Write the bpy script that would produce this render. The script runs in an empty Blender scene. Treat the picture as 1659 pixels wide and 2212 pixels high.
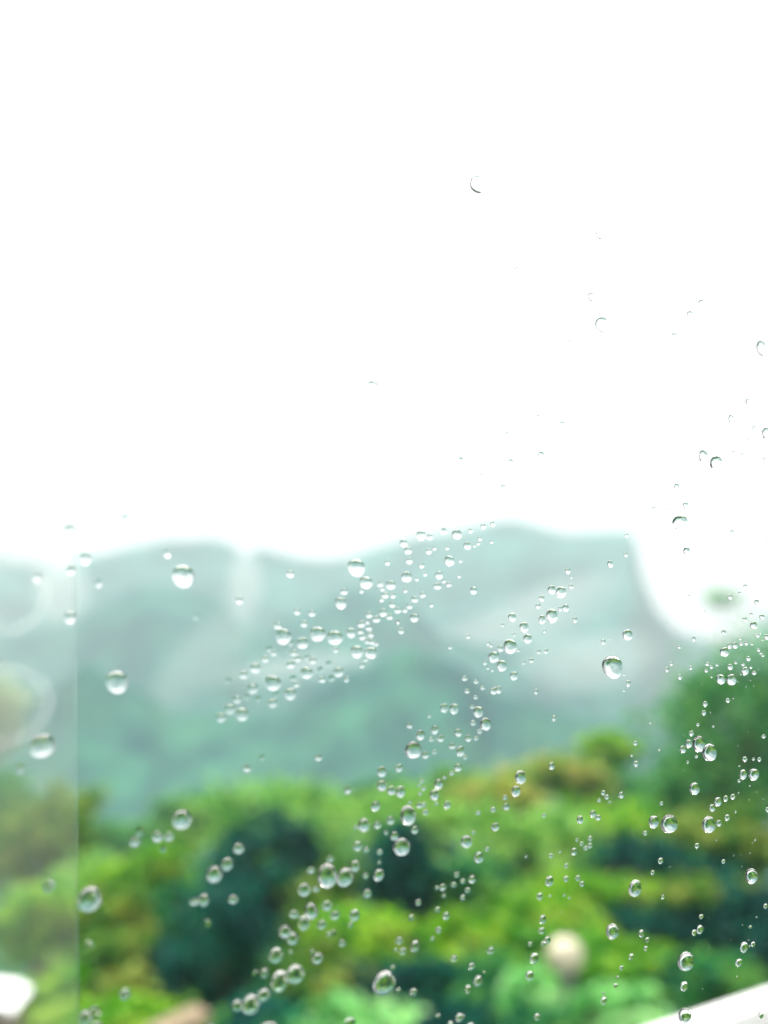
import bpy, bmesh, math, random
from mathutils import Vector, Matrix, noise

sc = bpy.context.scene
COL = sc.collection
R = math.radians

# ------------------------------------------------------------------ camera
PITCH = R(7)
TU = 0.466                      # tan of half the horizontal angle
TV = TU * 4 / 3
CAM = Vector((0, 0, 0))
FWD = Vector((0, math.cos(PITCH), math.sin(PITCH)))
UPV = Vector((0, -math.sin(PITCH), math.cos(PITCH)))
cd = bpy.data.cameras.new('camera')
cam = bpy.data.objects.new('camera', cd); COL.objects.link(cam)
cam.rotation_euler = (R(90) + PITCH, 0, 0)
cd.sensor_fit = 'HORIZONTAL'; cd.sensor_width = 36; cd.lens = 18 / TU
cd.clip_start = 0.002; cd.clip_end = 9000
cd.dof.use_dof = True
cd.dof.focus_distance = 0.1275
cd.dof.aperture_fstop = 11.6
sc.camera = cam

# ------------------------------------------------------------------ sky, sun, exposure
w = bpy.data.worlds.new('World'); sc.world = w; w.use_nodes = True
nt = w.node_tree; nt.nodes.clear()
out = nt.nodes.new('ShaderNodeOutputWorld')
bg = nt.nodes.new('ShaderNodeBackground')
bg.inputs[0].default_value = (1.005, 0.985, 1.01, 1)      # closed overcast: one even white layer
bg.inputs[1].default_value = 0.215
nt.links.new(bg.outputs[0], out.inputs[0])
sd = bpy.data.lights.new('sun', 'SUN'); sd.energy = 1.2; sd.angle = R(24); sd.color = (1, .97, .9)
sun = bpy.data.objects.new('sun', sd); COL.objects.link(sun)
SUN_EL, SUN_AZ = R(58), R(-20)                          # azimuth from the view axis, minus = left
sdir = Vector((math.cos(SUN_EL) * math.sin(SUN_AZ), math.cos(SUN_EL) * math.cos(SUN_AZ), math.sin(SUN_EL)))
sun.rotation_euler = sdir.to_track_quat('Z', 'Y').to_euler()
sc.view_settings.view_transform = 'Standard'; sc.view_settings.look = 'None'
sc.view_settings.exposure = 3.15; sc.view_settings.gamma = 1; sc.view_settings.use_curve_mapping = False
cy = sc.cycles
cy.max_bounces = 16; cy.transmission_bounces = 14; cy.glossy_bounces = 6; cy.diffuse_bounces = 3
cy.transparent_max_bounces = 12; cy.volume_bounces = 0
cy.caustics_reflective = True; cy.caustics_refractive = True
cy.sample_clamp_indirect = 3.0
cy.use_denoising = True

def px(x, y, d):
    """the place d metres out along the axis that stands at (x, y) of the photo seen 1659 wide"""
    u = (x - 829.5) / 829.5 * TU; v = (1106 - y) / 1106 * TV
    return CAM + (FWD + Vector((1, 0, 0)) * u + UPV * v) * d
K = TU / 829.5

# ------------------------------------------------------------------ materials
def mat(name):
    m = bpy.data.materials.new(name); m.use_nodes = True; m.node_tree.nodes.clear()
    n = m.node_tree.nodes; o = n.new('ShaderNodeOutputMaterial')
    return m, n, m.node_tree.links, o

def plain(name, col, rough=.6, noise_scale=8, amount=.25):
    m, n, l, o = mat(name)
    b = n.new('ShaderNodeBsdfPrincipled'); b.inputs['Roughness'].default_value = rough
    tc = n.new('ShaderNodeTexCoord'); t = n.new('ShaderNodeTexNoise'); t.inputs['Scale'].default_value = noise_scale
    t.inputs['Detail'].default_value = 6
    r = n.new('ShaderNodeValToRGB')
    r.color_ramp.elements[0].position = .3; r.color_ramp.elements[1].position = .7
    r.color_ramp.elements[0].color = tuple(c * (1 - amount) for c in col) + (1,)
    r.color_ramp.elements[1].color = tuple(min(1, c * (1 + amount)) for c in col) + (1,)
    l.new(tc.outputs['Object'], t.inputs['Vector']); l.new(t.outputs['Fac'], r.inputs[0])
    l.new(r.outputs[0], b.inputs['Base Color']); l.new(b.outputs[0], o.inputs[0])
    return m

def glass(name, ior, col=(1, 1, 1)):
    m, n, l, o = mat(name)
    g = n.new('ShaderNodeBsdfGlass'); g.inputs['IOR'].default_value = ior
    g.inputs['Roughness'].default_value = 0; g.inputs['Color'].default_value = (*col, 1)
    l.new(g.outputs[0], o.inputs[0])
    return m

def filmed_glass(name, fac):
    m, n, l, o = mat(name)
    g = n.new('ShaderNodeBsdfGlass'); g.inputs['IOR'].default_value = 1.12; g.inputs['Roughness'].default_value = 0
    t = n.new('ShaderNodeBsdfTranslucent'); t.inputs[0].default_value = (.62, .63, .61, 1)
    tc = n.new('ShaderNodeTexCoord'); mp = n.new('ShaderNodeMapping'); mp.inputs['Scale'].default_value = (40, 40, 6)
    tx = n.new('ShaderNodeTexNoise'); tx.inputs['Scale'].default_value = 1; tx.inputs['Detail'].default_value = 5
    mr = n.new('ShaderNodeMapRange'); mr.inputs['From Min'].default_value = .3; mr.inputs['From Max'].default_value = .7
    mr.inputs['To Min'].default_value = fac * .6; mr.inputs['To Max'].default_value = fac * 1.4
    mx = n.new('ShaderNodeMixShader')
    l.new(tc.outputs['Object'], mp.inputs['Vector']); l.new(mp.outputs[0], tx.inputs['Vector'])
    l.new(tx.outputs['Fac'], mr.inputs['Value']); l.new(mr.outputs[0], mx.inputs[0])
    l.new(g.outputs[0], mx.inputs[1]); l.new(t.outputs[0], mx.inputs[2]); l.new(mx.outputs[0], o.inputs[0])
    return m

def leafmat(name, a, b, c):
    """leaves: colour differs from leaf cluster to leaf cluster; thin, so light comes through"""
    m, n, l, o = mat(name)
    tc = n.new('ShaderNodeTexCoord'); t = n.new('ShaderNodeTexNoise'); t.inputs['Scale'].default_value = 1.9
    t.inputs['Detail'].default_value = 4
    r = n.new('ShaderNodeValToRGB'); e = r.color_ramp.elements
    e[0].position = .38; e[0].color = (*a, 1); e[1].position = .62; e[1].color = (*c, 1)
    x = e.new(.5); x.color = (*b, 1)
    d = n.new('ShaderNodeBsdfPrincipled'); d.inputs['Roughness'].default_value = .6; d.inputs['Specular IOR Level'].default_value = .08
    tr = n.new('ShaderNodeBsdfTranslucent'); mx = n.new('ShaderNodeMixShader'); mx.inputs[0].default_value = .42
    hs = n.new('ShaderNodeHueSaturation'); hs.inputs['Hue'].default_value = .485; hs.inputs['Value'].default_value = 1.5
    hs.inputs['Saturation'].default_value = 1.1
    l.new(tc.outputs['Object'], t.inputs['Vector']); l.new(t.outputs['Fac'], r.inputs[0])
    l.new(r.outputs[0], d.inputs['Base Color']); l.new(r.outputs[0], hs.inputs['Color']); l.new(hs.outputs[0], tr.inputs[0])
    l.new(d.outputs[0], mx.inputs[1]); l.new(tr.outputs[0], mx.inputs[2]); l.new(mx.outputs[0], o.inputs[0])
    return m

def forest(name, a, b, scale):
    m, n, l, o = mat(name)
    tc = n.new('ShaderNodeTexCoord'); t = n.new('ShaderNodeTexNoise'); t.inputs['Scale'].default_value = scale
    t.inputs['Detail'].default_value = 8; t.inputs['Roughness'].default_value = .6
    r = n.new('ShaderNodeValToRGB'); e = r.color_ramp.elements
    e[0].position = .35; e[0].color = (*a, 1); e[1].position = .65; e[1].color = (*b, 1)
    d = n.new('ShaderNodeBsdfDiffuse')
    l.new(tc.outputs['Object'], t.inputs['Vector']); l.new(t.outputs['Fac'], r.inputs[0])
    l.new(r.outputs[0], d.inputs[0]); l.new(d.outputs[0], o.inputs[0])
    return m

def air(name, col, dens, g=0.0):
    m, n, l, o = mat(name)
    v = n.new('ShaderNodeVolumePrincipled'); v.inputs['Color'].default_value = (*col, 1)
    v.inputs['Density'].default_value = dens; v.inputs['Anisotropy'].default_value = g
    l.new(v.outputs[0], o.inputs['Volume'])
    return m

WATER = glass('water', 1.333)
PANE = glass('window_glass', 1.5, (.996, .994, .996))
FILM = filmed_glass('damp_glass', .03)
MARK, _n, _l, _o = mat('pale_ring_film')
_t = _n.new('ShaderNodeBsdfTranslucent'); _t.inputs[0].default_value = (.95, .97, .95, 1)
_x = _n.new('ShaderNodeBsdfTransparent'); _m = _n.new('ShaderNodeMixShader'); _m.inputs[0].default_value = .045
_l.new(_x.outputs[0], _m.inputs[1]); _l.new(_t.outputs[0], _m.inputs[2]); _l.new(_m.outputs[0], _o.inputs[0])
WHITE = plain('white_paint', (.78, .8, .79), .35, 30, .04)
ROOMWALL = plain('grey_interior_paint', (.38, .38, .37), .8, 3, .1)
BARK = plain('bark', (.12, .09, .06), .9, 12, .4)
OPAL = plain('opal_lamp_glass', (.58, .53, .37), .5, 7, .12)
METAL = plain('dark_grey_metal', (.12, .13, .13), .4, 20, .2)
CLAY = plain('weathered_clay_render', (.20, .15, .085), .8, 5, .25)
LEAF = {
    'yel':    leafmat('yellow_green_leaves', (.04, .22, .015), (.13, .36, .03), (.32, .49, .06)),
    'green':  leafmat('green_leaves', (.02, .15, .02), (.08, .29, .03), (.24, .48, .06)),
    'bright': leafmat('fresh_green_leaves', (.06, .22, .05), (.16, .38, .08), (.32, .54, .13)),
    'mid':    leafmat('mid_green_leaves', (.008, .11, .05), (.04, .21, .06), (.13, .33, .07)),
    'dark':   leafmat('shade_dark_leaves', (0, .045, .038), (.001, .07, .055), (.002, .11, .06)),  # dark tone stands in for the shade in hollows between crowns
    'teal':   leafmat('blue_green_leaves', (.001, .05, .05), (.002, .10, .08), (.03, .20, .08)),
    'orange': leafmat('orange_tipped_leaves', (.08, .27, .03), (.24, .38, .07), (.50, .42, .14)),
    'brown':  leafmat('brownish_leaves', (.09, .21, .14), (.18, .26, .18), (.14, .27, .17)),
    'straw':  leafmat('straw_coloured_leaves', (.22, .36, .20), (.36, .42, .22), (.32, .42, .22)),
    'pale':   leafmat('pale_green_leaves', (.07, .32, .08), (.22, .54, .18), (.42, .68, .34)),
    'olive':  leafmat('olive_leaves', (.03, .14, .02), (.09, .22, .03), (.28, .34, .07)),
}

# ------------------------------------------------------------------ helpers
def link(name, me, m=None, parent=None):
    o = bpy.data.objects.new(name, me); COL.objects.link(o)
    if m is not None: me.materials.append(m)
    if parent is not None: o.parent = parent
    return o

def tag(o, label=None, cat=None, group=None, kind=None):
    if label: o['label'] = label
    if cat: o['category'] = cat
    if group: o['group'] = group
    if kind: o['kind'] = kind
    return o

def empty(name, loc):
    o = bpy.data.objects.new(name, None); COL.objects.link(o); o.location = loc
    o.empty_display_size = .1
    return o

def mesh(name, vs, fs, smooth=False):
    me = bpy.data.meshes.new(name); me.from_pydata([tuple(v) for v in vs], [], fs); me.update()
    if smooth: me.polygons.foreach_set('use_smooth', [True] * len(me.polygons))
    return me

def box_me(name, x0, x1, y0, y1, z0, z1, bev=0.0):
    bm = bmesh.new(); bmesh.ops.create_cube(bm, size=1)
    for v in bm.verts:
        v.co = Vector(((x0 + x1) / 2 + v.co.x * (x1 - x0), (y0 + y1) / 2 + v.co.y * (y1 - y0), (z0 + z1) / 2 + v.co.z * (z1 - z0)))
    if bev: bmesh.ops.bevel(bm, geom=bm.edges[:], offset=bev, segments=2, affect='EDGES')
    me = bpy.data.meshes.new(name); bm.to_mesh(me); bm.free()
    return me

# ------------------------------------------------------------------ mountains and ground
def interp(pts, x):
    if x <= pts[0][0]: return pts[0][1]
    for (x0, y0), (x1, y1) in zip(pts, pts[1:]):
        if x <= x1:
            t = (x - x0) / (x1 - x0); t = t * t * (3 - 2 * t) * .4 + t * .6
            return y0 + (y1 - y0) * t
    return pts[-1][1]

def ridge(name, D, prof, base, m, seed, rough, reach=.45, cols=420, rows=26):
    vs, fs = [], []
    x0, x1 = -1300, 2960
    for i in range(cols + 1):
        X = x0 + (x1 - x0) * i / cols
        y = interp(prof, X)
        n = noise.fractal(Vector((X * .012, seed, 0)), 1, 2, 4)
        c = px(X, y + n * rough, D)
        for j in range(-6, rows + 1):
            if j < 0:                                   # the far side falls away behind the crest
                s = -j / 6; d = D * (1 + .35 * s); z = c.z + (base - c.z) * s ** 1.2
            else:
                s = j / rows; d = D * (1 - reach * s); z = c.z + (base - c.z) * s ** .9
            k = min(1, abs(s) * 4)
            p = Vector((X * .006, d * .02, seed))
            z += noise.fractal(p, 1, 2, 5) * D * .022 * k * (1 - s * .6)
            z += noise.noise(Vector((X * .03, d * .09, seed + 4))) * D * .006 * k
            vs.append((c.x * d / D, d, z))
    R_ = rows + 7
    for i in range(cols):
        for j in range(R_ - 1):
            a = i * R_ + j; fs.append((a, a + 1, a + R_ + 1, a + R_))
    o = link(name, mesh(name, vs, fs, True), m); tag(o, kind='structure')
    return o

FAR = [(-1300, 1180), (-600, 1150), (-200, 1185), (0, 1200), (60, 1208), (112, 1224), (138, 1238), (165, 1207), (230, 1195), (290, 1180),
       (330, 1172), (360, 1165), (410, 1168), (450, 1162), (480, 1168), (512, 1184), (532, 1200), (558, 1183), (600, 1195), (650, 1207), (700, 1210),
       (750, 1205), (800, 1188), (850, 1172), (900, 1160), (960, 1150), (1010, 1140), (1060, 1128), (1110, 1123), (1150, 1132),
       (1190, 1145), (1230, 1153), (1290, 1148), (1340, 1145), (1368, 1148), (1380, 1190), (1388, 1252), (1414, 1318), (1460, 1366),  # rounded notch at the right is shaped to hold the white glow
       (1540, 1392), (1600, 1375), (1650, 1330), (1720, 1330), (1800, 1280), (2200, 1160), (2960, 1200)]
MIDDLE = [(-1300, 1300), (-300, 1330), (0, 1360), (160, 1350), (250, 1290), (350, 1260), (450, 1290), (560, 1370), (660, 1320), (760, 1270), (860, 1290),
          (960, 1370), (1080, 1400), (1200, 1390), (1300, 1450), (1420, 1520), (1560, 1580), (1700, 1580), (1900, 1450), (2960, 1300)]
NEAR = [(-1300, 1400), (-200, 1520), (0, 1560), (110, 1500), (200, 1430), (300, 1480), (400, 1540), (600, 1540), (760, 1450), (880, 1400), (980, 1430),
        (1080, 1500), (1200, 1530), (1320, 1560), (1500, 1620), (1700, 1620), (2960, 1450)]
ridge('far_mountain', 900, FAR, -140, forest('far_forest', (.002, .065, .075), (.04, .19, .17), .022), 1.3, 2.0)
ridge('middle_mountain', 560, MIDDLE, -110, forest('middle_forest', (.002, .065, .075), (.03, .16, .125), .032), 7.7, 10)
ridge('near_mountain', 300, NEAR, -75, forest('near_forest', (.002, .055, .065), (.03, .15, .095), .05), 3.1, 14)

# the ground: one sheet from under the window, down the slope, across the valley and out to the horizon
def ground_z(x, y):
    d = math.hypot(x, y)
    if d < 60: z = -7.5 - .2 * d
    elif d < 250: z = -19.5 - (d - 60) * .265
    else: z = -70 - min(70, (d - 250) * .28)
    return z + noise.noise(Vector((x * .05, y * .05, 2))) * .012 * min(d, 120)
vs, fs = [], []
rings = [0, 3, 6, 10, 15, 20, 26, 33, 42, 55, 75, 100, 140, 190, 250, 330, 450, 650, 1000, 1600, 2600, 5000]
SEG = 72
for r_ in rings:
    for k in range(SEG):
        a = 2 * math.pi * k / SEG; x, y = r_ * math.sin(a), r_ * math.cos(a); vs.append((x, y, ground_z(x, y)))
for i in range(len(rings) - 1):
    for k in range(SEG):
        a, b = i * SEG + k, i * SEG + (k + 1) % SEG
        fs.append((a, b, b + SEG, a + SEG))
g = link('ground', mesh('ground', vs, fs, True), forest('ground_cover', (.008, .05, .03), (.03, .10, .04), .3)); tag(g, kind='structure')

# ------------------------------------------------------------------ trees
def crown_mesh(name, rx, rz, ry, leaves, leaf, seed):
    rnd = random.Random(seed)
    clumps = []
    nc = min(260, max(46, int(rx * rz * 22))); wob = [rnd.uniform(0, 6.28) for _ in range(4)]
    for i in range(nc):
        while True:
            p = Vector((rnd.uniform(-1, 1), rnd.uniform(-1, 1), rnd.uniform(-1, 1)))
            if .25 < p.length < 1: break
        p *= (.55 + .45 * rnd.random()) / max(p.length, .5) * p.length ** .3
        s = rnd.uniform(.07, .27); az = math.atan2(p.z, p.x)
        p *= 1 + .16 * math.sin(2 * az + wob[0]) + .12 * math.sin(3 * az + wob[1]) + rnd.uniform(-.12, .16)
        clumps.append((Vector((p.x * rx * .8, p.y * ry * .8, p.z * rz * .8)), s))
    vs, fs = [], []
    R_ = min(rx, rz)
    for i in range(leaves):
        c, s = clumps[rnd.randrange(nc)]
        n = Vector((rnd.gauss(0, 1), rnd.gauss(0, 1), rnd.gauss(0, 1))).normalized()
        q = c + Vector((n.x * rx, n.y * ry, n.z * rz)) * s * (rnd.uniform(.5, 1.05) if rnd.random() < .72 else rnd.uniform(1, 2.3))
        # leaf: pointed quad, facing outwards and up with scatter
        nn = (n + Vector((0, 0, .6)) + Vector((rnd.gauss(0, .5), rnd.gauss(0, .5), rnd.gauss(0, .5)))).normalized()
        t = nn.orthogonal().normalized(); t.rotate(Matrix.Rotation(rnd.uniform(0, 6.28), 3, nn)); b = nn.cross(t)
        L = leaf * rnd.uniform(.7, 1.3); k = len(vs)
        droop = nn * (-.12 * L)
        vs += [q - t * L * .5, q + b * L * .28, q + t * L * .55 + droop, q - b * L * .28]
        fs.append((k, k + 1, k + 2, k + 3))
    return mesh(name, vs, fs)

def trunk_mesh(name, h, r, rx, rz, seed):
    rnd = random.Random(seed); vs, fs = [], []
    def limb(p0, p1, r0, r1, bend):
        n = 6; base = len(vs); ax = (p1 - p0).normalized(); t = ax.orthogonal().normalized(); b = ax.cross(t)
        for i in range(n + 1):
            s = i / n; c = p0.lerp(p1, s) + bend * math.sin(s * math.pi); rr = r0 + (r1 - r0) * s
            for k in range(8):
                a = k * math.pi / 4; vs.append(c + (t * math.cos(a) + b * math.sin(a)) * rr)
        for i in range(n):
            for k in range(8):
                a_ = base + i * 8 + k; b_ = base + i * 8 + (k + 1) % 8; fs.append((a_, b_, b_ + 8, a_ + 8))
    top = Vector((0, 0, 0)); limb(Vector((0, 0, -h)), top, r, r * .5, Vector((rnd.uniform(-.1, .1) * h * .3, 0, 0)))
    for i in range(5):
        a = rnd.uniform(0, 6.28); e = Vector((math.cos(a) * rx * .6, math.sin(a) * rx * .5, rnd.uniform(.1, .7) * rz))
        limb(Vector((0, 0, -rz * rnd.uniform(.1, .6))), e, r * .42, r * .1, Vector((0, 0, .05 * rz)))
    return mesh(name, vs, fs, True)

TREES = [
    # x, y, rx, ry (1659-wide pixels), distance, leaf colour, kind, category, label
    (1612, 1560, 195, 228, 30, 'mid', 'tree', 'tall mid green tree filling the right edge below the bright sky'),
    (1560, 1290, 31, 12, 420, 'pale', 'tree', 'small faint green treetop alone in the bright white gap at right'),
    (1515, 1690, 95, 95, 27, 'mid', 'tree', 'mid green crown against the lower left of the tall right tree'),
    (285, 1655, 85, 62, 300, 'straw', 'tree', 'hazy straw coloured tree crown on the left below the misty slopes'),
    (95, 1790, 120, 95, 30, 'olive', 'tree', 'hazy yellowish tree crown behind the sliding pane at left'),
    (-10, 1540, 60, 80, 240, 'straw', 'tree', 'pale yellowish crown on the extreme left edge high behind the sliding pane'),
    (1315, 1612, 62, 34, 40, 'yel', 'tree', 'yellow green crown highest on the tree line rising to the right'),
    (1205, 1668, 100, 42, 34, 'orange', 'tree', 'orange tinged crown in the middle of the tree line rising right'),
    (1060, 1720, 105, 48, 28, 'orange', 'tree', 'orange tinged crown at the low left end of the rising tree line'),
    (470, 1745, 120, 34, 62, 'mid', 'tree', 'distant hazy crown left of the arched crown, behind it'),
    (840, 1720, 120, 34, 60, 'mid', 'tree', 'distant hazy crown right of the arched crown, behind it'),
    (1000, 1700, 90, 36, 56, 'green', 'tree', 'distant hazy crown behind the low orange tinged crown'),
    (1310, 1700, 100, 46, 52, 'mid', 'tree', 'distant hazy crown beneath the highest yellow green crown'),
    (1420, 1755, 110, 40, 48, 'mid', 'tree', 'distant hazy crown left of the foot of the tall right tree'),
    (180, 1815, 120, 44, 58, 'mid', 'tree', 'distant hazy crown under the straw coloured one at left'),
    (360, 1800, 95, 34, 64, 'green', 'tree', 'distant hazy crown right of the straw coloured one at left'),
    (-20, 1740, 110, 60, 55, 'mid', 'tree', 'distant hazy crown at the left edge behind the sliding pane'),
    (625, 1755, 200, 95, 22, 'bright', 'tree', 'wide light green arched crown over the dark hollow, centre left'),
    (905, 1775, 120, 66, 24, 'bright', 'tree', 'light green crown between the arched crown and the orange tinged one'),
    (1150, 1840, 190, 95, 19, 'bright', 'tree', 'broad green crown below the orange tinged tree line'),
    (1350, 1800, 150, 66, 21, 'yel', 'tree', 'yellow green crown below the gap left of the tall right tree'),
    (1570, 1815, 140, 80, 20, 'olive', 'tree', 'olive green crown at the foot of the tall right tree'),
    (600, 1870, 145, 122, 18, 'dark', 'tree', 'tree coloured as deep shade in the hollow under the arched crown'),
    (250, 1905, 165, 62, 24, 'bright', 'tree', 'green crown left of the dark hollow under the misty slopes'),
    (330, 1875, 100, 42, 23, 'yel', 'tree', 'yellow green crown touching the left side of the arched crown'),
    (880, 1885, 100, 98, 15, 'dark', 'tree', 'round nearly black tree, coloured as shade, right of the large paired drops'),
    (1420, 1860, 140, 46, 17, 'dark', 'tree', 'dark band of leaves, coloured as shade, under the yellow green crown at right'),
    (745, 1930, 95, 95, 16.5, 'olive', 'tree', 'olive crown between the two darkest hollows'),
    (1010, 1930, 95, 80, 15.5, 'mid', 'tree', 'mid green crown right of the round nearly black tree'),
    (1320, 1930, 140, 52, 15.5, 'yel', 'tree', 'yellow green crown lit from above, centre right'),
    (1510, 1935, 125, 52, 15, 'olive', 'tree', 'olive lit crown above the dark leaves at lower right'),
    (1130, 1985, 150, 62, 14.5, 'yel', 'tree', 'bright green crown above the white lamp globe, to its left'),
    (1480, 2020, 160, 62, 14.3, 'dark', 'tree', 'dark tree, coloured as shade, above the white ledge at lower right'),
    (1640, 2010, 80, 120, 13.5, 'dark', 'tree', 'dark tree, coloured as shade, at the right edge above the white ledge'),
    (480, 2060, 120, 195, 12.2, 'dark', 'tree', 'tall dark tree, coloured as hollow shade, rising from the bottom, left of centre'),
    (100, 1980, 115, 85, 15, 'yel', 'tree', 'bright yellow green crown behind the sliding pane, lower left'),
    (265, 1990, 115, 78, 14.6, 'olive', 'tree', 'olive crown with orange leaves right beside the sliding pane edge'),
    (385, 1975, 80, 80, 14.8, 'mid', 'tree', 'mid green crown against the left of the tall dark tree'),
    (770, 2015, 125, 68, 13.2, 'yel', 'tree', 'brightest yellow green crown, low centre left'),
    (950, 2040, 135, 58, 13, 'yel', 'tree', 'bright green crown in the low centre of the view'),
    (1165, 2065, 130, 56, 12.8, 'green', 'tree', 'green crown directly left of the white lamp globe'),
    (1370, 2080, 120, 62, 12.2, 'yel', 'tree', 'yellow green crown directly right of the white lamp globe'),
    (1530, 2110, 110, 50, 11.6, 'mid', 'tree', 'mid green crown touching the top of the white ledge'),
    (240, 2100, 115, 82, 12.4, 'olive', 'tree', 'olive crown right of the sliding pane edge, low left'),
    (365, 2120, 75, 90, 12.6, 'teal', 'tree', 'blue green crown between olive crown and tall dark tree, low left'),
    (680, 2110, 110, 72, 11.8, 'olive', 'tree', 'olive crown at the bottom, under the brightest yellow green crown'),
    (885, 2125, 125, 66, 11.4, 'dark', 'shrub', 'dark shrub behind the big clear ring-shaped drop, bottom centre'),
    (1085, 2150, 115, 70, 10.8, 'mid', 'shrub', 'mid green shrub at the bottom, left of the lamp post'),
    (1160, 2150, 75, 46, 9.8, 'pale', 'shrub', 'pale glossy shrub in front of the lamp post'),
    (1320, 2190, 125, 56, 9.4, 'pale', 'shrub', 'pale green shrub at the bottom, right of the lamp post'),
    (770, 2225, 150, 62, 9.6, 'pale', 'shrub', 'large pale green shrub cut by the bottom edge, centre left'),
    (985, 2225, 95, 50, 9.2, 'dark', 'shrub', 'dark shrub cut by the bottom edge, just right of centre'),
    (60, 2190, 120, 66, 9.8, 'yel', 'shrub', 'yellow green shrub in the bottom left corner'),
    (265, 2215, 110, 56, 9.3, 'yel', 'shrub', 'yellow green shrub at the bottom beside the sliding pane edge'),
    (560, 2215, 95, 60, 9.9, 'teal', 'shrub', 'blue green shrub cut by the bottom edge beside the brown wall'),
    (1180, 2225, 90, 46, 8.6, 'mid', 'shrub', 'mid green shrub at the foot of the view under the lamp'),
]
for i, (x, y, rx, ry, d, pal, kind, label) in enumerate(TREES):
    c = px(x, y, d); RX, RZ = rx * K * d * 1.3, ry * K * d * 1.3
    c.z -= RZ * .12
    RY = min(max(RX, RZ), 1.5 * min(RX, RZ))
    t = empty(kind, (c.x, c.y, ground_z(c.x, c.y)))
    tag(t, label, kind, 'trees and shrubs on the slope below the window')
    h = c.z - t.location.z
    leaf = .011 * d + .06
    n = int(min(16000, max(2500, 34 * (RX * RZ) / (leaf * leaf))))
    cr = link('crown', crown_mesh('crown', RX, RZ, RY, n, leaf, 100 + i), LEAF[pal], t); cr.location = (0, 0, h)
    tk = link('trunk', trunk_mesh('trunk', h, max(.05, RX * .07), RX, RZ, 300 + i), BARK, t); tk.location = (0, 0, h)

# ------------------------------------------------------------------ lamp, wall, white roof between the trees
def lathe(name, prof, seg=32):
    vs, fs = [], []
    for r_, z in prof:
        for k in range(seg):
            a = 2 * math.pi * k / seg; vs.append((r_ * math.cos(a), r_ * math.sin(a), z))
    for i in range(len(prof) - 1):
        for k in range(seg):
            a, b = i * seg + k, i * seg + (k + 1) % seg; fs.append((a, b, b + seg, a + seg))
    return mesh(name, vs, fs, True)

c = px(1222, 2064, 9.2); gz = ground_z(c.x, c.y); rg = 37 * K * 9.2
lp = empty('garden_lamp', (c.x, c.y, gz))
tag(lp, 'white opal globe lamp on a dark post among the bottom foliage', 'lamp')
H = c.z - gz
gl = link('globe', lathe('globe', [(rg * math.sin(a), -rg * math.cos(a)) for a in [math.pi * (.12 + .88 * k / 20) for k in range(21)]]), OPAL, lp)
gl.location = (0, 0, H)
po = link('post', lathe('post', [(.09, 0), (.09, .12), (.045, .2), (.035, H - rg - .1), (.05, H - rg - .06), (.0, H - rg - .06)], 16), METAL, lp)
cl = link('collar', lathe('collar', [(0, 0), (rg * .52, 0), (rg * .55, .03), (rg * .4, .07), (rg * .37, .09)], 20), METAL, lp); cl.location = (0, 0, H - rg - .055)

c = px(385, 2245, 9); gz = ground_z(c.x, c.y)
wl = empty('garden_wall', (c.x, c.y, gz)); wl.rotation_euler = (0, 0, R(50)); tag(wl, 'blurred brown clay wall end low at the foot of the tall dark tree', 'wall')
link('wall', box_me('wall', -.3, .3, -.12, .12, 0, c.z - gz + .16, .03), CLAY, wl)
link('coping', box_me('coping', -.34, .34, -.16, .16, c.z - gz + .162, c.z - gz + .21, .02), CLAY, wl)

c = px(8, 2150, 7.5); gz = ground_z(c.x, c.y)
rf = empty('slab', (c.x, c.y, gz)); tag(rf, 'small shed with bright white roof in the bottom left corner', 'slab')  # unidentified white shape, built as a tilted slab over a clay block
hh = c.z - gz
link('wall', box_me('wall', -1.0, .04, -.2, .3, 0, hh - .14, .01), CLAY, rf)
ro = link('cover', mesh('cover', [(-1.1, -.22, .12), (.06, -.22, -.02), (.20, -.22, -.10), (.20, .3, -.05), (.06, .3, .03), (-1.1, .3, .17),
                                (-1.1, -.22, .09), (.06, -.22, -.05), (.20, -.22, -.13), (.20, .3, -.08), (.06, .3, .0), (-1.1, .3, .14)],
                       [(0, 1, 4, 5), (1, 2, 3, 4), (11, 10, 7, 6), (10, 9, 8, 7), (0, 6, 7, 1), (1, 7, 8, 2), (2, 8, 9, 3), (3, 9, 10, 4), (4, 10, 11, 5), (5, 11, 6, 0)]),
          WHITE, rf); ro.location = (0, 0, hh); ro.scale = (.8, .8, .72)

# ------------------------------------------------------------------ mist and haze
def ell(name, x, y, d, rx, ry, rd, dens, label, rot=0, tint=(.86, 1, .98)):
    bm = bmesh.new(); bmesh.ops.create_icosphere(bm, subdivisions=4, radius=1)
    for v in bm.verts:
        k = 1 + .25 * noise.noise(v.co * 1.3 + Vector((x, y, 0)) * .01); v.co *= k
    me = bpy.data.meshes.new(name); bm.to_mesh(me); bm.free()
    o = link(name, me, air(name + '_air', tint, dens, .4)); o.location = px(x, y, d)
    o.scale = (rx * K * d, rd, ry * K * d); o.rotation_euler = (0, rot, 0)
    tag(o, label, 'mist', 'mist banks on the mountain slopes', 'stuff')
MISTS = [
    (530, 1262, 640, 34, 80, 34, .012, 'narrow upright plume of mist under the notch in the ridge', R(3)),
    (1120, 1350, 600, 230, 66, 45, .006, 'long slanting mist bank on the slope right of centre', R(-24)),
    (1270, 1430, 330, 150, 66, 35, .008, 'broad pale mist bank left of the tall right tree', R(-10)),
    (140, 1275, 640, 45, 75, 35, .016, 'pale mist under the left dip in the ridge', 0),
    (640, 1440, 420, 170, 26, 35, .008, 'faint level mist streak across the left middle slope', R(-8)),
    (440, 1420, 430, 150, 62, 40, .003, 'soft mist bank on the left mountain slope', R(-45)),
]
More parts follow.
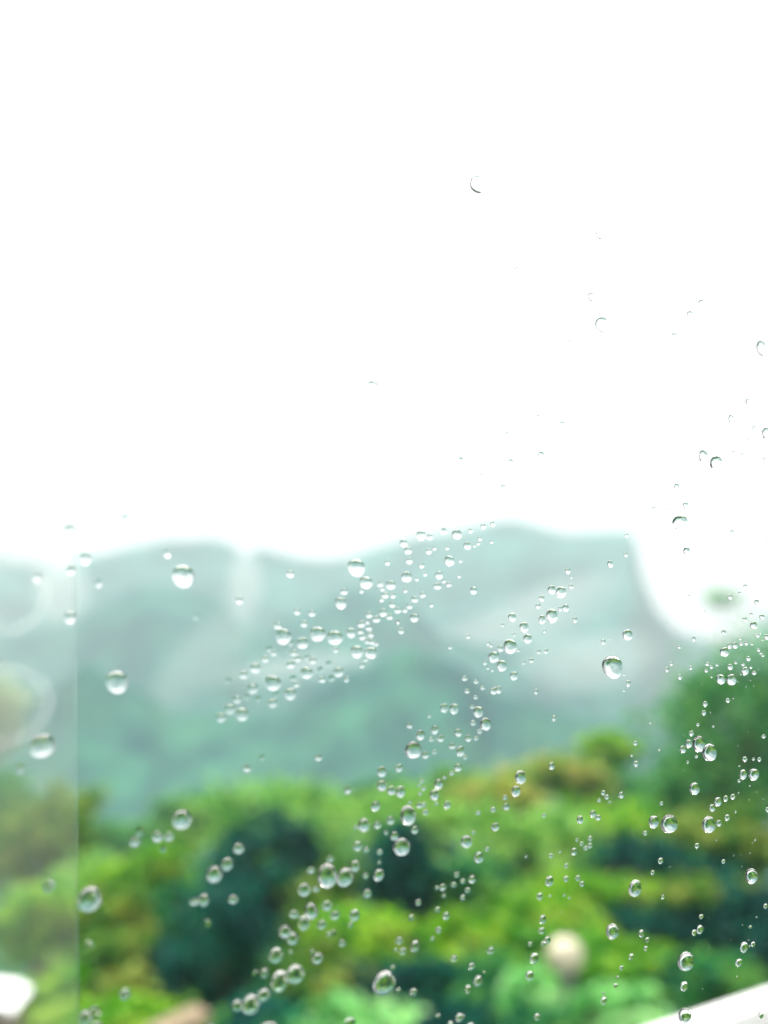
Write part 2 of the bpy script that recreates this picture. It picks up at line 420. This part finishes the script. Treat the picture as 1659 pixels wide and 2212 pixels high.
for x, y, d, rx, ry, rd, dens, label, rot in MISTS: ell('mist_bank', x, y, d, rx, ry, rd, dens, label, rot)
hz = link('haze', box_me('haze', -1900, 1900, -30, 1350, -150, 150), air('haze_air', (.655, .795, .78), .00097)); tag(hz, kind='stuff')

# ------------------------------------------------------------------ window (its own frame: X along the glass, Y outwards, Z up)
TH = R(17.6)
WR = Vector((math.cos(TH), math.sin(TH), 0)); WN = Vector((-math.sin(TH), math.cos(TH), 0))
P0 = Vector((0, .115, 0))                               # a point of the outer face of the pane
rotz = TH
def place(o, y=0):
    o.location = P0 + WN * y; o.rotation_euler = (0, 0, rotz)
win = empty('window', P0); win.rotation_euler = (0, 0, rotz)
tag(win, 'sliding glass window spotted with raindrops that fills the whole view', 'window')
link('pane', box_me('pane', -.45, .55, -.0040, 0, -.45, .5), PANE, win)
# edge of the sliding sash: seen at x = 168 of 1659
def on_plane(X, Y, off=0.0):
    dr = px(X, Y, 1.0); t = (P0 + WN * off - CAM).dot(WN) / dr.dot(WN)
    return CAM + dr * t
def local(p):
    q = p - P0; return Vector((q.dot(WR), q.dot(WN), q.z))
ex = local(on_plane(167, 1600, .010)).x
_me = box_me('sliding_pane', -.45, ex, .0080, .0110, -.45, .5, .0004)
ea, eb = local(on_plane(164, 1200, .010)), local(on_plane(173, 2200, .010))       # edge skewed so that it stands upright in the camera view
for v in _me.vertices:
    if v.co.x > ex - .01: v.co.x += ea.x + (eb.x - ea.x) * (v.co.z - ea.z) / (eb.z - ea.z) - ex
sp = link('sliding_pane', _me, FILM, win)
sp['label'] = 'slightly misted second pane along the left edge'
for nm, b in (('frame', (-.5, .6, -.03, .03, .502, .56)), ('frame', (-.5, .6, -.03, .03, -.51, -.452)), ('frame', (-.5, -.452, -.03, .03, -.45, .5)), ('frame', (.552, .6, -.03, .03, -.45, .5))):
    link(nm, box_me(nm, *b, .002), WHITE, win)
# faint whitish ring bands on the sliding pane
for X, Y, rad in ((25, 1285, 88), (20, 1520, 92)):
    p = local(on_plane(X, Y, .0080)); r0 = rad * K * .107
    bm = bmesh.new(); seg = 72; vsx = []
    for k in range(seg):
        a = 2 * math.pi * k / seg; wob = 1 + .04 * math.sin(3 * a + X)
        vsx.append([bm.verts.new((p.x + r_ * wob * math.cos(a), yy, p.z + r_ * wob * math.sin(a))) for r_, yy in ((r0, .0078), (r0 - .0008, .0077), (r0 - .0019, .0078))])
    for k in range(seg):
        a, b = vsx[k], vsx[(k + 1) % seg]
        for q in range(3): bm.faces.new((a[q], a[(q + 1) % 3], b[(q + 1) % 3], b[q]))
    me = bpy.data.meshes.new('ring_mark'); bm.to_mesh(me); bm.free()
    link('ring_mark', me, MARK, win)

# white outer ledge under the window, bottom right: a lip and the sloping board below it
LA = TH + R(11); LR = Vector((math.cos(LA), math.sin(LA), 0)); LN = Vector((-math.sin(LA), math.cos(LA), 0))
def in_ledge(p): q = p - P0; return Vector((q.dot(LR), q.dot(LN), q.z))
q0 = in_ledge(px(1659, 2158, .42)); q1 = in_ledge(px(1659, 2222, .42))
led = empty('window_ledge', P0); led.rotation_euler = (0, 0, LA)
tag(led, 'white painted outer window ledge crossing the bottom right corner', 'ledge')
link('lip', box_me('lip', -.15, .6, q0.y - .004, q0.y + .012, q1.z, q0.z, .0012), WHITE, led)
link('board', mesh('board', [(-.15, .045, q1.z - .02), (.6, .045, q1.z - .02), (.6, q0.y - .0045, q1.z - .004), (-.15, q0.y - .0045, q1.z - .004),
                             (-.15, .045, q1.z - .03), (.6, .045, q1.z - .03), (.6, q0.y - .0045, q1.z - .03), (-.15, q0.y - .0045, q1.z - .03)],
                   [(0, 1, 2, 3), (7, 6, 5, 4), (0, 4, 5, 1), (1, 5, 6, 2), (2, 6, 7, 3), (3, 7, 4, 0)]), WHITE, led)

# the room the picture is taken from
def struct(name, *b):
    o = link(name, box_me(name, *b), ROOMWALL); place(o); tag(o, kind='structure')
struct('wall', -2.2, -.502, -.1, .05, -7.2, 1.2); struct('wall', .602, 2.2, -.1, .05, -7.2, 1.2)
struct('wall', -.5, .6, -.1, .05, .562, 1.2); struct('wall', -.5, .6, -.1, .05, -7.2, -.512)
struct('ceiling', -2.2, 2.2, -3.2, .05, 1.202, 1.3); struct('floor', -2.2, 2.2, -3.2, -.102, -1.5, -1.4)
struct('wall', -2.3, -2.202, -3.2, .05, -7.2, 1.2); struct('wall', 2.202, 2.3, -3.2, .05, -7.2, 1.2); struct('wall', -2.2, 2.2, -3.3, -3.202, -7.2, 1.2)

# ------------------------------------------------------------------ raindrops
S = 1659 / 3024
TILES = {
 'A': (0, 1900, .4822), 'B': (760, 1900, .4822), 'C': (1500, 1900, .4822), 'D': (2224, 1900, .4822),
 'E': (0, 2966, .4822), 'F': (760, 2966, .4822), 'G': (1500, 2966, .4822), 'H': (2224, 2966, .4822),
 'P': (1100, 600, .6028), 'Q': (2024, 600, .6028), 'T': (2024, 0, .6028)}
DATA = {
'A': """572 400 100 105;1020 305 66 70;700 628 100 112;588 722 82 84;315 782 80 90;808 828 70 82f;1365 588 68 76;1490 768 180 190;578 1105 100 105;1598 1100 60 64f;0 1465 60 90;955 1622 180 190;355 2135 205 200""",
'E': """178 110 90 100f;1478 520 150 165;1100 697 90 85;1140 620 75 80f;1282 658 90 90;1375 655 80 75;1330 752 65 65f;735 1160 185 220;728 1535 80 90f;1018 1925 90 100;405 1050 110 120f;705 2110 110 130;770 2075 110 110f;790 2190 110 100f""",
'B': """1562 660 48 46f;778 750 70 64;365 962 70 68;1312 700 140 145;1390 820 108 100;1212 893 60 54;1505 832 52 48;1522 872 46 40f;1588 840 82 76;1545 922 62 54;1607 925 50 46;1515 957 46 42f;1602 999 56 50;1353 889 42 40f;1187 985 92 100;1415 1081 56 50;1528 1064 66 66;1580 1096 56 48;1473 1115 66 58;1645 1042 60 54;832 1055 62 54;952 1068 62 54;888 1153 62 54;1352 1156 64 56;1400 1136 42 42f;1412 1184 54 48;1342 1214 50 46f;1427 1238 54 48;1362 1256 64 56;1645 1140 42 42f;676 1168 70 58;722 1255 128 135;785 1310 54 50f;876 1308 94 98;1000 1235 124 125;1138 1265 124 122;1268 1226 76 82;1400 1293 56 46;1438 1298 60 48;1472 1315 44 40f;1315 1378 100 102;1427 1385 100 98;1145 1364 52 46f;610 1358 62 52f;644 1388 62 54;576 1437 68 58;805 1387 64 54;837 1433 64 54;781 1480 84 66;912 1425 60 48f;960 1449 66 52;1020 1521 54 48f;1090 1469 54 46f;1357 1489 46 40f;1388 1440 40 34f;495 1507 88 84;398 1563 78 60;638 1630 132 128;910 1548 100 98;1166 1543 88 76;1110 1595 58 50f;1035 1602 64 50;1232 1603 50 44f;275 1613 58 56f;800 1594 62 50f;825 1641 62 50;474 1675 94 84;776 1718 100 94;634 1792 84 70;665 1728 56 50f;348 1763 80 64;427 1748 60 54f;518 1760 62 52f;292 1840 94 86;388 1883 108 108;218 1908 92 74""",
'C': """963 50 44 48;845 190 24 24;482 405 56 56;53 318 12 10;159 503 64 66;299 440 80 84;369 452 52 48;588 432 80 86;697 402 42 42;800 368 48 48;876 348 44 44;195 563 62 60;362 568 52 48;407 544 38 36f;510 542 36 34f;673 524 62 64;775 467 40 38;760 505 36 32;728 526 28 28f;867 493 32 32f;204 645 60 56;304 684 48 44;528 645 80 88;617 645 36 34;183 775 84 90;332 752 38 38f;265 792 38 36f;444 760 66 68;482 808 38 36;432 850 62 56;522 836 50 44;605 768 34 34f;172 885 40 38f;248 955 56 52;312 920 54 46;206 1011 54 46;168 1043 50 42f;383 1002 42 38;245 1105 70 68;722 885 58 62;138 1210 54 48;111 1140 42 38f;1482 728 46 52;1511 779 26 26;1508 852 40 44;1352 878 64 76;1428 898 84 96;1273 948 48 50;1243 1010 44 44;1420 1030 36 44;1465 1025 54 62;1355 1088 98 112;1275 1118 56 76;1540 1120 42 52;1033 1100 66 72;955 1164 32 30;1294 1213 30 30;1130 1180 76 86;1048 1240 30 30f;1158 1272 70 80;1082 1366 30 28;1017 1335 104 124;938 1352 50 52;842 1313 36 32f;863 1328 32 30f;677 1254 40 36;535 1342 38 34;885 1420 88 92;950 1490 80 94;1248 1376 38 40;1305 1373 40 42;1188 1448 42 40;1123 1465 34 34;815 1468 38 34;838 1509 32 28f;875 1528 28 24f;1048 1572 66 72;650 1592 50 42;743 1618 44 36;797 1668 40 34;670 1695 48 38;737 1745 38 34;885 1692 58 60;925 1683 54 56;1226 1700 38 44;710 1822 38 32;485 1832 62 78;565 1838 74 84;760 1862 78 92;818 1960 86 108;719 1952 50 44;772 2020 48 38;203 1973 56 48;365 1898 34 30f;407 2008 64 70;292 2050 76 84;597 2030 62 66;456 2076 60 56;383 2083 48 36;678 2075 54 56;743 2075 42 36;1372 1915 40 52;549 2138 58 50;617 2180 66 84;407 2185 44 36f;235 2168 130 150;332 2210 58 62""",
'G': """655 18 40 38;120 103 64 66;597 100 58 66;545 147 44 36;488 180 38 34;305 210 40 32;283 243 34 28f;318 272 42 36;290 313 36 30f;440 235 70 90;405 322 74 90;132 295 76 98;58 285 70 76;282 405 50 48;318 402 46 42;335 462 52 44;208 383 36 26f;422 393 34 30f;508 402 56 68;192 485 122 168;52 525 64 66;247 603 62 64;82 652 68 72;140 738 134 156;14 628 40 36;1099 178 88 116;1062 290 74 90;975 343 42 42;984 415 54 60;880 440 46 42;758 466 44 34;1350 88 46 64;1288 487 36 30;895 578 66 70;662 697 96 106;720 625 36 32f;762 825 80 92;830 760 42 34;1345 810 40 38;1418 778 24 20;1142 820 24 20f;1467 892 34 40;1330 1015 66 86;1465 998 46 48;584 965 46 46;634 1017 44 42;708 1000 60 70;560 1045 48 42;470 1065 56 60;425 1070 36 36f;672 1090 50 46;634 1148 48 46;480 1135 36 34f;275 1188 52 52;430 1245 46 46;498 1295 56 66;220 1310 44 50f;436 1410 50 54;390 1480 40 34;120 1495 60 62;148 1580 58 62;92 1570 36 30f;247 1538 66 98;1253 1138 50 62;1335 1135 28 18;1450 1130 26 20;1490 1152 24 18;1277 1323 54 74;1267 1415 50 56;1312 1488 46 60;1280 1518 40 40;1175 1523 38 42;857 1573 54 60;1207 1635 66 92;560 1640 54 52;703 1698 54 62;1170 1775 66 84;753 1818 72 90;673 1885 52 72;803 1748 26 22f;68 1712 44 40f;232 1905 58 64;112 1895 40 44f;603 2110 66 80;432 2098 44 32;530 2170 56 66;692 2185 64 72;635 2105 30 30;1230 2105 50 62;452 2200 40 40""",
'H': """77 520 54 70;52 683 28 28;90 715 34 36;123 750 40 36;157 730 40 44;158 672 38 42;28 778 46 66;60 992 40 46;92 1038 42 46;495 5 26 20;530 70 42 50;945 57 22 24;1014 12 28 26;1360 87 14 14;1405 33 40 44;1473 32 26 24;1520 35 34 36;1390 155 60 80;1475 155 82 102;1357 208 26 26;1443 247 14 12;1353 302 14 12;1307 336 40 46;1250 350 38 50;1187 375 60 76;1140 425 48 62;1328 455 18 18;1262 502 40 50;1193 548 46 56;1112 558 104 146;793 552 130 162;670 537 80 110;602 628 34 36;998 270 80 104;265 305 38 40;293 338 40 40;232 365 34 30;316 378 22 20;410 322 46 54;733 390 30 30;180 472 50 62;221 503 50 50;1173 687 12 12;1485 685 18 16;1018 730 36 44;1585 438 34 38;1600 532 16 14;1650 612 70 136;725 852 42 50;1230 856 30 34;660 947 34 40;1453 972 100 130;1628 980 32 42;1660 1168 30 56;518 1072 100 146;742 1142 28 36;1567 1215 34 40;1050 1300 34 40;1494 1305 16 16f;334 1418 102 132;1038 1403 54 74;992 1430 38 54;1444 1383 24 26;570 1437 42 66;616 1488 34 42;604 1558 34 44;1392 1545 64 92;1465 1522 36 44;1437 1540 14 18;1430 1490 12 10;1350 1668 54 66;488 1625 40 58;408 1715 36 42;376 1788 22 28f;360 1855 32 38;925 1658 126 168;1645 1725 94 126;910 1860 60 84;262 1920 24 26;265 1975 52 66;915 2095 106 130;1527 2093 42 58;1625 2185 76 80;1115 2175 16 12;1335 1785 10 20f""",
'D': """860 48 46 54;744 154 14 12;878 154 14 12;931 196 46 52;674 222 28 30;807 232 18 18;887 338 120 132;792 325 12 12;642 337 12 10;1577 148 22 26;1580 372 12 12;1636 380 12 12;1210 398 12 10;1303 411 30 34;1593 488 24 26;938 568 54 74;453 440 30 36;448 597 32 38;322 672 46 60;1408 850 36 36;1363 905 26 26;1287 937 42 42;978 902 14 12;957 928 20 18;997 1013 8 8;1083 1053 14 12;1500 978 44 48;1457 1078 32 34;1543 1097 46 44;1404 1118 40 46;1476 1165 58 66;1363 1158 14 12;1236 1222 40 46;1605 1178 30 22;1650 1043 30 40;1600 1007 14 8;993 1275 34 42;461 1242 80 92;266 1297 42 48;318 1270 18 18f;877 1340 30 26;340 1500 164 188;814 1475 32 32;780 1522 34 40;971 1508 32 32;884 1580 36 42;468 1633 40 50;435 1563 28 16;432 1692 20 18;1528 1232 20 14;1506 1248 42 32;1580 1258 48 48;1549 1285 24 12;1367 1275 26 22;1284 1328 38 52;1326 1328 46 54;1375 1314 34 28;1415 1310 38 34;1462 1318 28 16;1240 1380 74 80;1514 1364 32 28;1533 1390 30 18;1549 1410 30 20;1433 1433 42 42;1331 1466 28 26;1390 1480 30 28;1288 1500 46 52;1407 1532 62 66;1454 1505 26 20;1480 1548 40 36;1372 1560 16 12;1104 1476 32 34;1137 1501 30 30;1181 1484 26 24;1094 1530 32 30;1137 1582 18 16;1211 1600 74 82;1297 1603 80 94;1268 1770 36 38;1312 1754 14 10;1086 1798 40 46;1076 1870 38 42;1027 1966 28 28;1150 1980 20 18;976 2035 38 46;1034 2120 104 136;952 2118 58 70;905 2164 50 64;1120 2188 112 150;644 1952 22 18;524 2115 36 38;715 2168 22 20;1556 2060 34 34;1598 2055 14 8;1625 1884 28 20;1450 1612 12 6;1475 1655 10 6""",
'F': """1005 22 66 50;548 22 60 50f;425 108 74 60;1516 133 78 88;1516 245 80 92;1240 283 62 60;1465 412 76 86;1370 565 92 112;1308 583 40 36f;1480 565 62 60;1388 765 52 46;1320 733 72 84;1498 783 50 46;1493 865 34 30f;1300 895 72 100;1490 965 84 102;1100 835 58 54;1075 970 156 210;1218 985 128 164;943 927 62 58;890 1085 100 116;985 1078 60 50;1385 975 50 44f;1397 1115 68 72;360 752 88 90;268 880 96 110;165 960 120 145;80 1168 86 106;5 1180 90 60;315 1163 80 76;108 1355 60 70f;945 1255 104 140;1072 1213 80 86;1137 1290 76 76;1295 1290 84 100;805 1280 76 72;888 1352 92 125;1030 1365 72 80;852 1305 40 24;735 1420 100 110;795 1478 90 108;1263 1370 44 50f;1120 1440 60 60f;1195 1515 58 60;1085 1445 44 40f;660 1612 104 136;995 1635 92 96;952 1585 40 36f;780 1590 40 40f;815 1762 146 168;688 1820 130 190;568 1755 60 84;500 1760 60 60f;560 1930 110 110;455 2005 140 180;350 2015 90 100;1532 1830 172 204;598 2190 150 110;130 2185 70 60;1255 2150 90 80f""",
'P': """1268 245 104 120;1523 800 42 48;682 1336 48 54;196 1412 34 38;590 1550 76 86;1459 1852 30 34;1158 2028 46 52;1482 2040 46 50;1294 2120 24 26""",
'Q': """520 570 46 54;468 970 50 56;537 1150 92 104;337 1258 26 30;1180 1012 46 52;1106 1088 50 56;1003 1226 42 48;1565 1302 74 100;1462 828 8 8;1432 1641 12 12;1480 1650 42 50;1419 1716 12 12;1448 1707 10 10;1370 1760 42 60;1628 1733 12 12;1517 1818 30 34;1597 1854 64 84;1486 1892 22 24;1480 1800 8 8;128 1742 26 28;280 1795 42 48;147 1992 48 52;1190 2000 66 84;1274 2046 88 100;1387 1974 28 30;1443 1985 26 28;1585 2020 28 32;1238 2122 14 12""",
'T': """566 70 40 46;1491 360 8 8""",
}
drops = []                                              # x, y, w, h in the 1659-wide picture, flat?
for k, txt in DATA.items():
    ox, oy, s = TILES[k]
    for it in txt.split(';'):
        flat = it.endswith('f'); a = [float(q) for q in it.rstrip('f').split()]
        drops.append([(ox + a[0] * s) * S, (oy + a[1] * s) * S, a[2] * s * S, a[3] * s * S, flat])

def drop_mesh(name, seg, rings_, theta, seed, sag, side=0, rag=1):
    """a drop clinging to upright glass: X/Z in the glass, +Y out of it, unit radius, flat contact face"""
    rnd = random.Random(seed); ph = [rnd.uniform(0, 6.28) for _ in range(4)]
    k, c = math.sin(theta), math.cos(theta); Hh = (1 - c) / k
    def outline(a):
        return 1 + .03 * rag * math.sin(2 * a + ph[0]) + .022 * rag * math.sin(3 * a + ph[1]) + .012 * rag * math.sin(5 * a + ph[2]) - .05 * math.sin(a) ** 3 * (1 if math.sin(a) > 0 else .2)
    vs = [Vector((side, Hh, -sag))]; fs = []
    for i in range(1, rings_ + 1):
        s = math.sin(i / rings_ * math.pi / 2)
        h = (math.sqrt(max(0, 1 - (s * k) ** 2)) - c) / (1 - c) * Hh
        for q in range(seg):
            a = 2 * math.pi * q / seg; o_ = outline(a)
            vs.append(Vector((s * o_ * math.cos(a) + side * (1 - s * s), h, s * o_ * math.sin(a) - sag * (1 - s * s))))
    for q in range(seg): fs.append((0, 1 + (q + 1) % seg, 1 + q))
    for i in range(rings_ - 1):
        for q in range(seg):
            a, b = 1 + i * seg + q, 1 + i * seg + (q + 1) % seg; fs.append((a, b, b + seg, a + seg))
    nb = len(vs); vs += [vs[nb - seg + q].copy() for q in range(seg)]
    fs.append(tuple(nb + q for q in range(seg)))
    me = mesh(name, vs, fs, True)
    me.polygons[len(me.polygons) - 1].use_smooth = False
    # faces must point out of the water
    if me.polygons[0].normal.y < 0: me.flip_normals()
    if me.polygons[len(me.polygons) - 1].normal.y > 0:
        bm = bmesh.new(); bm.from_mesh(me); bm.faces.ensure_lookup_table(); bm.faces[-1].normal_flip(); bm.to_mesh(me); bm.free()
    me.materials.append(WATER)
    return me
def drop_set(base, side, big, small):
    return ([drop_mesh('raindrop', 56, 16, R(t), base + i, sg, side, 1.3) for i, (t, sg) in enumerate(big)],
            [drop_mesh('raindrop', 36, 11, R(t), base + 10 + i, sg, side) for i, (t, sg) in enumerate(small)])
# apex and steepness vary by height, shaped for where bright arcs and whites appear
HIGH = drop_set(0, .18, ((40, -.20), (38, -.22)), ((38, -.20), (40, -.22)))
TOP = drop_set(120, .22, ((48, -.20), (46, -.22)), ((46, -.20), (48, -.22)))
MIDL = drop_set(40, .12, ((50, -.20), (48, -.17), (51, -.22)), ((48, -.20), (50, -.17), (47, -.22), (50, -.18)))
LOW = drop_set(80, .05, ((60, -.10), (63, -.05), (58, -.12)), ((58, -.10), (61, -.06), (60, -.12), (57, -.08)))
FLAT = [drop_mesh('raindrop', 32, 9, R(t), 20 + i, -.12) for i, t in enumerate((26, 22, 30))]
TINY = drop_mesh('raindrop', 16, 6, R(50), 31, -.2)

drops.sort(key=lambda d: -d[2] * d[3])
rnd = random.Random(5)
info = []
def drop_place(x, y, wd, ht):
    p = on_plane(x, y, .00003)
    dx = (on_plane(x + wd / 2, y, 0) - on_plane(x - wd / 2, y, 0)).length / 2
    dz = (on_plane(x, y + ht / 2, 0) - on_plane(x, y - ht / 2, 0)).length / 2
    dep = (p - CAM).dot(FWD)
    blur = 3.3e-3 / K * abs(1 / dep - 1 / cd.dof.focus_distance) * .5       # measured outlines include the blur: take part of it off
    f = max(.75, 1 - .25 * blur / max(wd, 1))
    return p, dx * f, dz * f

# names for places in the photo, so that every label can be found
def zone(x, y):
    v = ('high in white sky' if y < 620 else 'in white sky' if y < 900 else 'in sky above ridge' if y < 1118 else
         'near ridge line' if y < 1225 else 'on upper misty slope' if y < 1330 else 'on middle misty slope' if y < 1440 else
         'on lower misty slope' if y < 1570 else 'above tree line' if y < 1690 else 'over upper crowns' if y < 1800 else
         'over middle foliage' if y < 1920 else 'over lower foliage' if y < 2050 else 'near bottom edge')
    h = ('far left' if x < 190 else 'left' if x < 420 else 'centre left' if x < 650 else 'left of centre' if x < 800 else
         'centre' if x < 930 else 'right of centre' if x < 1100 else 'centre right' if x < 1300 else 'right' if x < 1500 else 'far right')
    return v, h
cells = {}
for i, d in enumerate(drops[:300]): cells.setdefault(zone(d[0], d[1]), []).append(i)
ORD = ['largest', 'second largest', 'third largest', 'fourth largest']
def direction(dx, dy):
    v = 'above' if dy < -abs(dx) * .4 else 'below' if dy > abs(dx) * .4 else ''
    h = 'left' if dx < -abs(dy) * .4 else 'right' if dx > abs(dy) * .4 else ''
    return {('above', ''): 'above', ('below', ''): 'below', ('', 'left'): 'left of', ('', 'right'): 'right of'}.get((v, h), f'{v} and {h} of')
labels = {}
used = set()
for (v, h), ids in cells.items():
    for r_, i in enumerate(ids):
        d = drops[i]
        look = 'flat faint' if d[4] else ('clear' if d[0] > 1000 else 'blurred')
        size = 'big' if d[2] > 38 else 'small' if d[2] > 15 else 'tiny'
        if r_ < 3:
            cand = [f'{look} raindrop, {ORD[r_]} one {v}, {h}' if len(ids) > 1 else f'{size} {look} raindrop, alone {v}, {h}']
        else:
            cand = []
            for q in sorted(range(3), key=lambda q: math.hypot(drops[ids[q]][0] - d[0], drops[ids[q]][1] - d[1])):
                e = drops[ids[q]]; dist = math.hypot(e[0] - d[0], e[1] - d[1])
                near = 'touching, ' if dist < (e[2] + d[2]) * .6 else 'just ' if dist < 45 else ''
                cand.append(f'{size} {look} drop {near}{direction(d[0] - e[0], d[1] - e[1])} {ORD[q]} {v}, {h}')
            order = sorted(ids, key=lambda j: drops[j][0]).index(i) + 1
            nth = {1: 'leftmost', 2: 'second from left', 3: 'third from left', 4: 'fourth from left', 5: 'fifth from left', 6: 'sixth from left'}
            on = len(ids) - order + 1
            nthr = {1: 'rightmost', 2: 'second from right', 3: 'third from right', 4: 'fourth from right', 5: 'fifth from right', 6: 'sixth from right'}
            cand.append(f'{look} raindrop {nth.get(order) or nthr.get(on) or "in the middle"} {v}, {h}')
            top = sorted(ids, key=lambda j: drops[j][1]).index(i) + 1
            nt_ = {1: 'topmost', 2: 'second from top', 3: 'third from top', 4: 'fourth from top', 5: 'fifth from top'}
            bt = len(ids) - top + 1
            nb_ = {1: 'lowest', 2: 'second from bottom', 3: 'third from bottom', 4: 'fourth from bottom', 5: 'fifth from bottom'}
            cand.append(f'{look} raindrop {nt_.get(top) or nb_.get(bt) or "at mid height"} {v}, {h}')
        cand = [q_ if len(q_.split()) <= 16 else q_.replace(f'{size} ', '', 1) for q_ in cand]
        for cnd in cand:
            if cnd not in used: break
        used.add(cnd); labels[i] = cnd
SPECIAL = {}
for i, d in enumerate(drops[:300]):
    x, y, wd, ht, flat = d
    p, rx, rz = drop_place(x, y, wd, ht)
    fam = TOP if y < 850 else HIGH if y < 1150 else MIDL if y < 1560 else LOW
    me = rnd.choice(FLAT) if flat else rnd.choice(fam[0] if wd > 26 else fam[1])
    o = link('raindrop', me); o.location = p
    o.rotation_euler = (0, rnd.uniform(-.12, .12) if not flat else 0, rotz)
    o.scale = (rx, (rx * rz) ** .5 * rnd.uniform(.92, 1.05), rz)
    tag(o, labels[i], 'raindrop', 'raindrops on the outside of the window')
# the finest droplets, too small to pick apart: one object
vs, fs, sm = [], [], []
rest = [(d[0], d[1], d[2], d[3]) for d in drops[300:]]
for i in range(260):                                    # dust-fine spray, thickest on the right
    x = 1659 - abs(rnd.gauss(0, 330)); y = rnd.uniform(1120, 2212)
    if x < 900: continue
    s = rnd.uniform(1.2, 2.6); rest.append((x, y, s, s))
for x, y, wd, ht in rest:
    p, rx, rz = drop_place(x, y, wd, ht); l0 = local(p); k = len(vs)
    for v in TINY.vertices: vs.append((l0.x + v.co.x * rx, l0.y + v.co.y * (rx * rz) ** .5, l0.z + v.co.z * rz))
    for f in TINY.polygons: fs.append(tuple(k + q for q in f.vertices)); sm.append(f.use_smooth)
me = mesh('fine_droplets', vs, fs); me.polygons.foreach_set('use_smooth', sm)
o = link('fine_droplets', me, WATER); o.location = P0; o.rotation_euler = (0, 0, rotz)
tag(o, kind='stuff')
print('drops', len(drops), 'cells', len(cells), 'distinct labels', len(set(labels.values())), 'of', len(labels))
